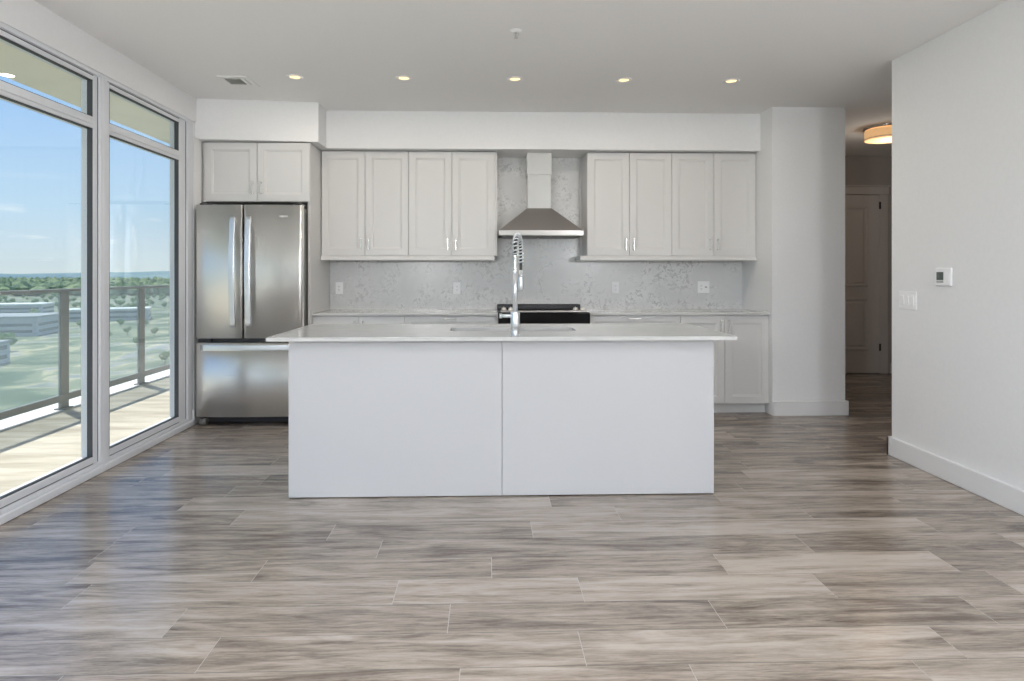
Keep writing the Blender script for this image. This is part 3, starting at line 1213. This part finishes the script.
# ============================================================ range and hood
rg = thing('range', (.5025, 5.88, 0), 'slide-in range with black glass front and stainless trim', 'range')
b = MB()
b.box(.100, .905, 5.60, 6.20, .03, .905, .003)
b.build('body', M['side'], rg)
b = MB()
b.box(.097, .908, 5.575, 6.21, .906, .921, .002)
b.build('cooktop', M['blackglass'], rg)
b = MB()
b.box(.10, .905, 6.10, 6.213, .9215, .966, .004)
b.build('back_vent', M['dark'], rg)
b = MB()
b.box(.12, .885, 5.585, 5.66, .9215, .936, .003)
b.build('front_trim', M['hoodsteel'], rg)
b = MB()
b.prism([(5.550, .79), (5.546, .912), (5.558, .918), (5.60, .918), (5.60, .79)], 'X', .097, .908)
cp = b.build('control_panel', M['blackglass'], rg)
b = MB()
b.box(.092, .0968, 5.545, 5.60, .79, .919)
b.build('edge_trim', M['hoodsteel'], cp)
b = MB()
b.box(.9082, .911, 5.545, 5.60, .79, .919)
b.build('edge_trim', M['hoodsteel'], cp)
for x in (.150, .212, .790, .855):
    b = MB()
    b.lathe([(.0, 0), (.027, 0), (.027, .006), (.022, .010), (.020, .022), (.017, .026), (0, .026)], (x, 5.622, .936), 20)
    b.box(x - .004, x + .004, 5.602, 5.642, .950, .969, .002)
    b.build('knob', M['silver'], rg)
od = MB()
od.box(.100, .905, 5.556, 5.598, .23, .775, .004)
odo = od.build('oven_door', M['blackglass'], rg)
b = MB()
b.cyl((.14, 5.505, .735), .011, .725, 'X', 14)
for x in (.17, .835):
    b.cyl((x, 5.505, .735), .009, .054, 'Y', 12)
b.build('handle', M['hoodsteel'], odo)
b = MB()
b.box(.100, .905, 5.560, 5.598, .06, .22, .004)
b.build('storage_drawer', M['hoodsteel'], rg)
for x in (.14, .865):
    for y in (5.65, 6.15):
        b = MB()
        b.cyl((x, y, 0), .018, .03, 'Z', 12)
        b.build('foot', M['dark'], rg)

hd = thing('range_hood', (.495, 5.98, 1.612), 'stainless steel chimney range hood between the upper cabinets', 'range hood')
HX0, HX1, HYF, HYB = .106, .884, 5.745, YB - .021
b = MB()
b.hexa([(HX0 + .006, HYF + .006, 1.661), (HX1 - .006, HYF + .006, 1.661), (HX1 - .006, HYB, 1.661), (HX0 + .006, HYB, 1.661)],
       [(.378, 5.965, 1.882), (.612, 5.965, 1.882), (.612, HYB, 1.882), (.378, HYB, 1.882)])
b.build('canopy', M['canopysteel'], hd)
b = MB()
b.box(HX0, HX1, HYF, HYB, 1.612, 1.661, .002)
b.build('lip', M['hoodsteel'], hd)
b = MB()
b.box(.385, .605, 5.972, HYB, 1.882, 2.20, .002)
b.build('lower_duct_cover', M['steel'], hd)
b = MB()
b.box(.378, .612, 5.966, HYB, 2.20, 2.4075, .002)
b.build('upper_duct_cover', M['steel'], hd)
b = MB()
for k in range(2):
    b.box(HX0 + .03 + k * .37, HX0 + .38 + k * .37, HYF + .05, HYB - .05, 1.606, 1.6118)
b.build('filter', M['side'], hd)

# ============================================================ island
isl = thing('kitchen_island', (.0925, 3.97, 0), 'white kitchen island base faced with two plain panels', 'kitchen island')
IX0, IX1, IYF, IYB, IZ = -1.116, 1.302, 3.590, 4.32, .893
b = MB()
b.box(IX0 + .02, IX1 - .02, IYF + .0205, IYF + .04, .004, IZ - .001)
b.box(IX0 + .02, IX0 + .04, IYF + .04, IYB - .02, .1, IZ - .001)
b.box(IX1 - .04, IX1 - .02, IYF + .04, IYB - .02, .1, IZ - .001)
b.box(IX0 + .04, IX1 - .04, IYF + .04, IYB - .02, .1, .118)
b.box(IX0 + .02, IX1 - .02, IYB - .09, IYB - .075, .0, .1)
b.build('carcass', M['island'], isl)
for a, c in ((IX0, .0835), (.0865, IX1)):
    b = MB()
    b.box(a, c, IYF, IYF + .02, .006, IZ, .0012)
    b.build('front_panel', M['island'], isl)
for a in (IX0, IX1 - .0195):
    b = MB()
    b.box(a, a + .0195, IYF + .0205, IYB, .006, IZ, .0012)
    b.build('side_panel', M['island'], isl)
n = 5
wdt = (IX1 - IX0 - .04) / n
for k in range(n):
    xa = IX0 + .02 + k * wdt
    d = shaker(xa, xa + wdt, .1, IZ - .008, 4.34, parent=isl)
    me = d.data
    # these doors face the range (+Y): mirror about their own back plane
    off = wloc(isl)
    for v in me.vertices:
        wy = v.co.y + off.y
        v.co.y = (4.30 + 4.34 - wy + .0) - off.y
    me.flip_normals()
    h = MB()
    hx = xa + wdt - .04 if k % 2 == 0 else xa + .04
    h.box(hx - .0045, hx + .0045, 4.321, 4.330, .73, .84, .0015)
    for z in (.745, .825):
        h.cyl((hx, 4.298, z), .0042, .026, 'Y', 10)
    h.build('handle', M['nickel'], d)

# worktop with the sink cut out of it
SX0, SX1, SY0, SY1 = -.228, .552, 3.870, 4.125
def slab_with_hole(x0, x1, y0, y1, z0, z1, hx0, hx1, hy0, hy1):
    b = MB()
    bm = b.bm
    def rr(x0, x1, y0, y1, r, n=6):
        p = []
        for cx, cy, a0 in ((x1 - r, y0 + r, -90), (x1 - r, y1 - r, 0), (x0 + r, y1 - r, 90), (x0 + r, y0 + r, 180)):
            for k in range(n + 1):
                a = math.radians(a0 + 90 * k / n)
                p.append((cx + r * math.cos(a), cy + r * math.sin(a)))
        return p
    o_ = rr(x0, x1, y0, y1, .004)
    i_ = rr(hx0, hx1, hy0, hy1, .03)
    n = len(o_)
    L = {}
    for key, pts, z in (('ob', o_, z0), ('ot', o_, z1), ('ib', i_, z0), ('it', i_, z1)):
        L[key] = [bm.verts.new((p[0], p[1], z)) for p in pts]
    for k in range(n):
        k2 = (k + 1) % n
        bm.faces.new((L['ot'][k], L['ot'][k2], L['it'][k2], L['it'][k]))
        bm.faces.new((L['ob'][k], L['ib'][k], L['ib'][k2], L['ob'][k2]))
        bm.faces.new((L['ob'][k], L['ob'][k2], L['ot'][k2], L['ot'][k]))
        bm.faces.new((L['ib'][k], L['it'][k], L['it'][k2], L['ib'][k2]))
    return b
b = slab_with_hole(-1.213, 1.403, 3.502, 4.415, IZ + .0005, .915, SX0, SX1, SY0, SY1)
tag(b.build('island_worktop', M['quartz']), 'pale grey quartz worktop overhanging the white island', 'worktop')

# undermount sink
sk = thing('sink', ((SX0 + SX1) / 2, (SY0 + SY1) / 2, .69), 'undermounted stainless steel sink set into the island worktop', 'sink')
b = MB()
x0, x1, y0, y1 = SX0 - .004, SX1 + .004, SY0 - .004, SY1 + .004
t_ = .0015
b.box(x0 - t_, x0, y0 - t_, y1 + t_, .69, .8925)
b.box(x1, x1 + t_, y0 - t_, y1 + t_, .69, .8925)
b.box(x0, x1, y0 - t_, y0, .69, .8925)
b.box(x0, x1, y1, y1 + t_, .69, .8925)
b.box(x0, x1, y0, y1, .69, .6915)
b.build('basin', M['sink'], sk)
b = MB()
b.lathe([(.0, .0), (.035, .0), (.042, .003), (.045, .003), (.045, 0)], ((SX0 + SX1) / 2, (SY0 + SY1) / 2, .692), 24)
b.build('drain', M['chrome'], sk)

# spring-neck faucet
FX, FY, FZ = .160, 3.585, .915
fc = thing('faucet', (FX, FY, FZ), 'tall chrome spring-neck faucet with pull-down spray on the island', 'faucet')
b = MB()
b.lathe([(0, 0), (.026, 0), (.026, .004), (.0205, .008), (.0205, .045), (.0255, .050), (.0265, .055), (.0265, .132), (.0235, .137), (.016, .139), (0, .139)], (FX, FY, FZ), 32)
b.build('base', M['chrome'], fc)
b = MB()
b.cyl((FX, FY, FZ + .137), .0145, .223, 'Z', 24)
b.lathe([(0, 0), (.0145, 0), (.0165, .003), (.0165, .012), (.0120, .017), (0, .018)], (FX, FY, FZ + .352), 24)
b.build('column', M['chrome'], fc)
# lever
b = MB()
b.cyl((FX - .075, FY, FZ + .112), .0105, .055, 'X', 18)
b.cyl((FX - .090, FY, FZ + .112), .0135, .016, 'X', 18)
b.build('lever', M['chrome'], fc)
# neck path: up, over the sink (+Y, slightly +X), down to the spray head
zb, zt = FZ + .366, 1.502
HXp, HYp = .209, 3.90
def neck(u):
    if u < .34:
        return Vector((FX, FY, zb + (1.385 - zb) * u / .34))
    if u < .86:
        a = math.pi * (u - .34) / .52
        c = (1 - math.cos(a)) / 2
        zend = 1.385 + (1.36 - 1.385) * c
        return Vector((FX + (HXp - FX) * c, FY + (HYp - FY) * c, zend + (zt - 1.385) * math.sin(a)))
    k = (u - .86) / .14
    return Vector((HXp, HYp, 1.36 + (1.268 - 1.36) * k))
b = MB()
b.tube([neck(.30 * k / 20) for k in range(21)], .0115, 16)
b.build('riser', M['nickel'], fc)
b = MB()
b.tube([neck(.30 + .70 * k / 60) for k in range(61)], .0085, 14)
b.build('hose', M['rubber'], fc)
b = MB()
pts = []
turns, n = 19, 19 * 18
u = Vector((1, 0, 0))
prevt = None
for k in range(n + 1):
    s = .30 + .62 * k / n
    p = neck(s)
    tg = (neck(min(1, s + .004)) - neck(max(0, s - .004))).normalized()
    u = (u - tg * u.dot(tg)).normalized()
    w_ = tg.cross(u)
    a = 2 * math.pi * turns * k / n
    pts.append(p + (u * math.cos(a) + w_ * math.sin(a)) * .0150)
b.tube(pts, .0046, 8)
b.build('spring', M['chrome'], fc)
b = MB()
b.lathe([(0, -.105), (.015, -.105), (.018, -.098), (.018, -.015), (.013, -.006), (.010, .02), (0, .022)], (HXp, HYp, 1.268), 24)
b.build('spray_head', M['chrome'], fc)
b = MB()
b.tube([(FX, FY, 1.262), (FX + .012, FY + .08, 1.262), (HXp - .006, HYp - .03, 1.255)], .005, 10)
b.lathe([(.019, -.006), (.0215, -.006), (.0215, .006), (.019, .006), (.019, -.006)], (HXp, HYp, 1.255), 24)
b.build('holder_arm', M['chrome'], fc)

# ============================================================ ceiling fixtures
def downlight(x, y, label, grp, watts, col=(1, .89, .77)):
    t = thing('downlight', (x, y, ZC), label, 'ceiling light', grp)
    b = MB()
    b.lathe([(.040, -.001), (.042, -.006), (.060, -.005), (.062, -.0005), (.040, -.0005), (.040, -.001)], (x, y, ZC), 32)
    b.build('trim_ring', M['plastic'], t)
    b = MB()
    b.lathe([(0, -.0035), (.040, -.0035), (.0405, -.0008), (0, -.0008)], (x, y, ZC), 32)
    b.build('lens', M['lens'], t)
    ld = bpy.data.lights.new('downlight_beam', 'AREA')
    ld.shape = 'DISK'
    ld.size = .09
    ld.energy = watts
    ld.color = col
    lo = bpy.data.objects.new('beam', ld)
    C.objects.link(lo)
    lo.parent = t
    lo.location = (0, 0, -.012)
PX = (-1.447, -.630, .214, 1.048, 1.880)
for x, nm in zip(PX, ('recessed downlight nearest the ceiling vent', 'recessed downlight above the refrigerator end of the island', 'recessed downlight in line with the range hood', 'recessed downlight right of the one over the hood', 'recessed downlight nearest the wall pier')):
    downlight(x, 4.81, 'small round warm ' + nm, 'kitchen downlights', POT_W)
for y in (1.2, -.9):  # downlights out of view, added to brighten the kitchen
    for x in (-1.45, .2, 1.88):
        downlight(x, y, 'small round downlight added out of view as fill light', 'added fill downlights', FILL_DOWN_W / 6, (.92, .96, 1))

t = thing('sprinkler', (.177, 3.85, ZC), 'small white ceiling sprinkler head near the middle of the ceiling', 'sprinkler')
b = MB()
b.lathe([(0, 0), (.034, 0), (.033, -.004), (.020, -.010), (.012, -.012), (0, -.012)], (.177, 3.85, ZC - .0005), 24)
b.build('escutcheon', M['plastic'], t)
b = MB()
b.cyl((.177, 3.85, ZC - .045), .005, .034, 'Z', 10)
b.tube([(.165, 3.85, ZC - .012), (.163, 3.85, ZC - .028), (.176, 3.85, ZC - .044)], .002, 6)
b.tube([(.189, 3.85, ZC - .012), (.191, 3.85, ZC - .028), (.178, 3.85, ZC - .044)], .002, 6)
b.cyl((.177, 3.85, ZC - .048), .013, .002, 'Z', 16)
b.build('deflector', M['silver'], t)

t = thing('ceiling_vent', (-1.925, 4.93, ZC), 'square white ceiling air vent with grey louvres beside a slot', 'vent')
b = MB()
X0, X1, Y0_, Y1_ = -2.025, -1.80, 4.80, 5.07
b.box(X0, X1, Y0_, 4.85, ZC - .007, ZC - .0005, .001)
b.box(X0, X1, 5.012, Y1_, ZC - .007, ZC - .0005, .001)
b.box(X0, -1.997, 4.85, 5.012, ZC - .007, ZC - .0005, .001)
b.box(-1.873, -1.848, 4.85, 5.012, ZC - .007, ZC - .0005, .001)
b.box(-1.838, X1, 4.85, 5.012, ZC - .007, ZC - .0005, .001)
b.build('frame', M['ceiling'], t)
b = MB()
b.box(-1.997, -1.873, 4.85, 5.012, ZC - .002, ZC - .0006)
b.box(-1.848, -1.838, 4.85, 5.012, ZC - .002, ZC - .0006)
for k in range(9):
    y = 4.858 + k * .017
    b.hexa([(-1.997, y, ZC - .0055), (-1.873, y, ZC - .0055), (-1.873, y + .001, ZC - .0055), (-1.997, y + .001, ZC - .0055)],
           [(-1.997, y + .006, ZC - .001), (-1.873, y + .006, ZC - .001), (-1.873, y + .007, ZC - .001), (-1.997, y + .007, ZC - .001)])
b.build('louvres', M['vent'], t)

# round flush ceiling lamps
def flush_lamp(LX, LY, label, watts, col, grp=None):
    t = thing('flush_lamp', (LX, LY, ZC), label, 'ceiling light', grp)
    b = MB()
    b.lathe([(0, 0), (.215, 0), (.215, -.012), (.19, -.028), (0, -.028)], (LX, LY, ZC - .0005), 48)
    b.build('canopy', M['nickel'], t)
    b = MB()
    b.lathe([(.196, -.030), (.200, -.030), (.200, -.128), (.196, -.128), (.196, -.030)], (LX, LY, ZC), 48)
    b.build('lamp_shade', M['shade'] if grp is None else M['fillshade'], t)
    b = MB()
    b.lathe([(.197, -.112), (.2025, -.112), (.2025, -.118), (.197, -.118), (.197, -.112)], (LX, LY, ZC), 48)
    b.build('band', M['nickel'], t)
    b = MB()
    b.lathe([(0, -.146), (.08, -.144), (.15, -.136), (.1955, -.122), (.1955, -.118), (0, -.118)], (LX, LY, ZC), 48)
    b.build('diffuser', M['diffuser'] if grp is None else M['fillshade'], t)
    ld = bpy.data.lights.new('lamp_bulb', 'POINT')
    ld.energy = watts
    ld.color = col
    ld.shadow_soft_size = .14
    lo = bpy.data.objects.new('bulb', ld)
    C.objects.link(lo)
    lo.parent = t
    lo.location = (0, 0, -.30)
flush_lamp(4.06, 6.3, 'round flush ceiling lamp with glowing amber shade in the hallway', 3.6, (1, .88, .76))

def fill_globe(LX, LY, watts):  # unseen globe lamp, added to lift the room's brightness
    t = thing('fill_globe_lamp', (LX, LY, ZC), 'unseen white globe added as fill light behind the kitchen view', 'ceiling light', 'added fill globes')
    b = MB()
    b.lathe([(0, 0), (.06, 0), (.06, -.02), (.01, -.03), (0, -.03)], (LX, LY, ZC - .0005), 32)
    b.build('canopy', M['nickel'], t)
    b = MB()
    b.cyl((LX, LY, ZC - .92), .003, .90, 'Z', 8)
    b.build('cord', M['dark'], t)
    b = MB()
    pr = [(0, .14)] + [(.14 * math.sin(math.pi * k / 16), .14 * math.cos(math.pi * k / 16)) for k in range(1, 16)] + [(0, -.14)]
    b.lathe(pr, (LX, LY, ZC - 1.05), 32)
    b.build('globe', M['fillshade'], t)
    ld = bpy.data.lights.new('globe_fill', 'POINT')
    ld.energy = watts
    ld.color = (.97, .97, 1)
    ld.shadow_soft_size = .17
    lo = bpy.data.objects.new('globe_fill', ld)
    C.objects.link(lo)
    lo.parent = t
    lo.location = (0, 0, -1.05)
for lx, ly in ((-1.2, -.6), (2.15, -1.1)):
    fill_globe(lx, ly, FILL_GLOBE_W)

# ============================================================ right wall controls
t = thing('light_switch', (XR, 4.155, 1.085), 'white triple light switch on the right wall', 'light switch')
b = MB()
b.box(XR - .006, XR, 4.067, 4.243, 1.025, 1.147, .002)
b.build('cover_plate', M['plastic'], t)
for k in range(3):
    y = 4.105 + k * .05
    b = MB()
    b.hexa([(XR - .006, y - .0165, 1.053), (XR - .006, y + .0165, 1.053), (XR - .006, y + .0165, 1.119), (XR - .006, y - .0165, 1.119)],
           [(XR - .009, y - .0155, 1.054), (XR - .009, y + .0155, 1.054), (XR - .0125, y + .0155, 1.118), (XR - .0125, y - .0155, 1.118)])
    b.build('rocker', M['plastic'], t)
t = thing('thermostat', (XR, 3.82, 1.19), 'white thermostat with a small dark square display on the right wall', 'thermostat')
b = MB()
b.box(XR - .014, XR, 3.748, 3.880, 1.190, 1.302, .004)
b.build('housing', M['plastic'], t)
b = MB()
b.box(XR - .0155, XR - .0135, 3.808, 3.866, 1.226, 1.276)
b.build('display', M['lcd'], t)
b = MB()
b.box(XR - .0155, XR - .0135, 3.808, 3.866, 1.209, 1.222)
b.build('display_label', M['lcdlabel'], t)
b = MB()
b.box(XR - .0165, XR - .0135, 3.760, 3.790, 1.215, 1.27, .001)
b.build('buttons', M['plastic'], t)
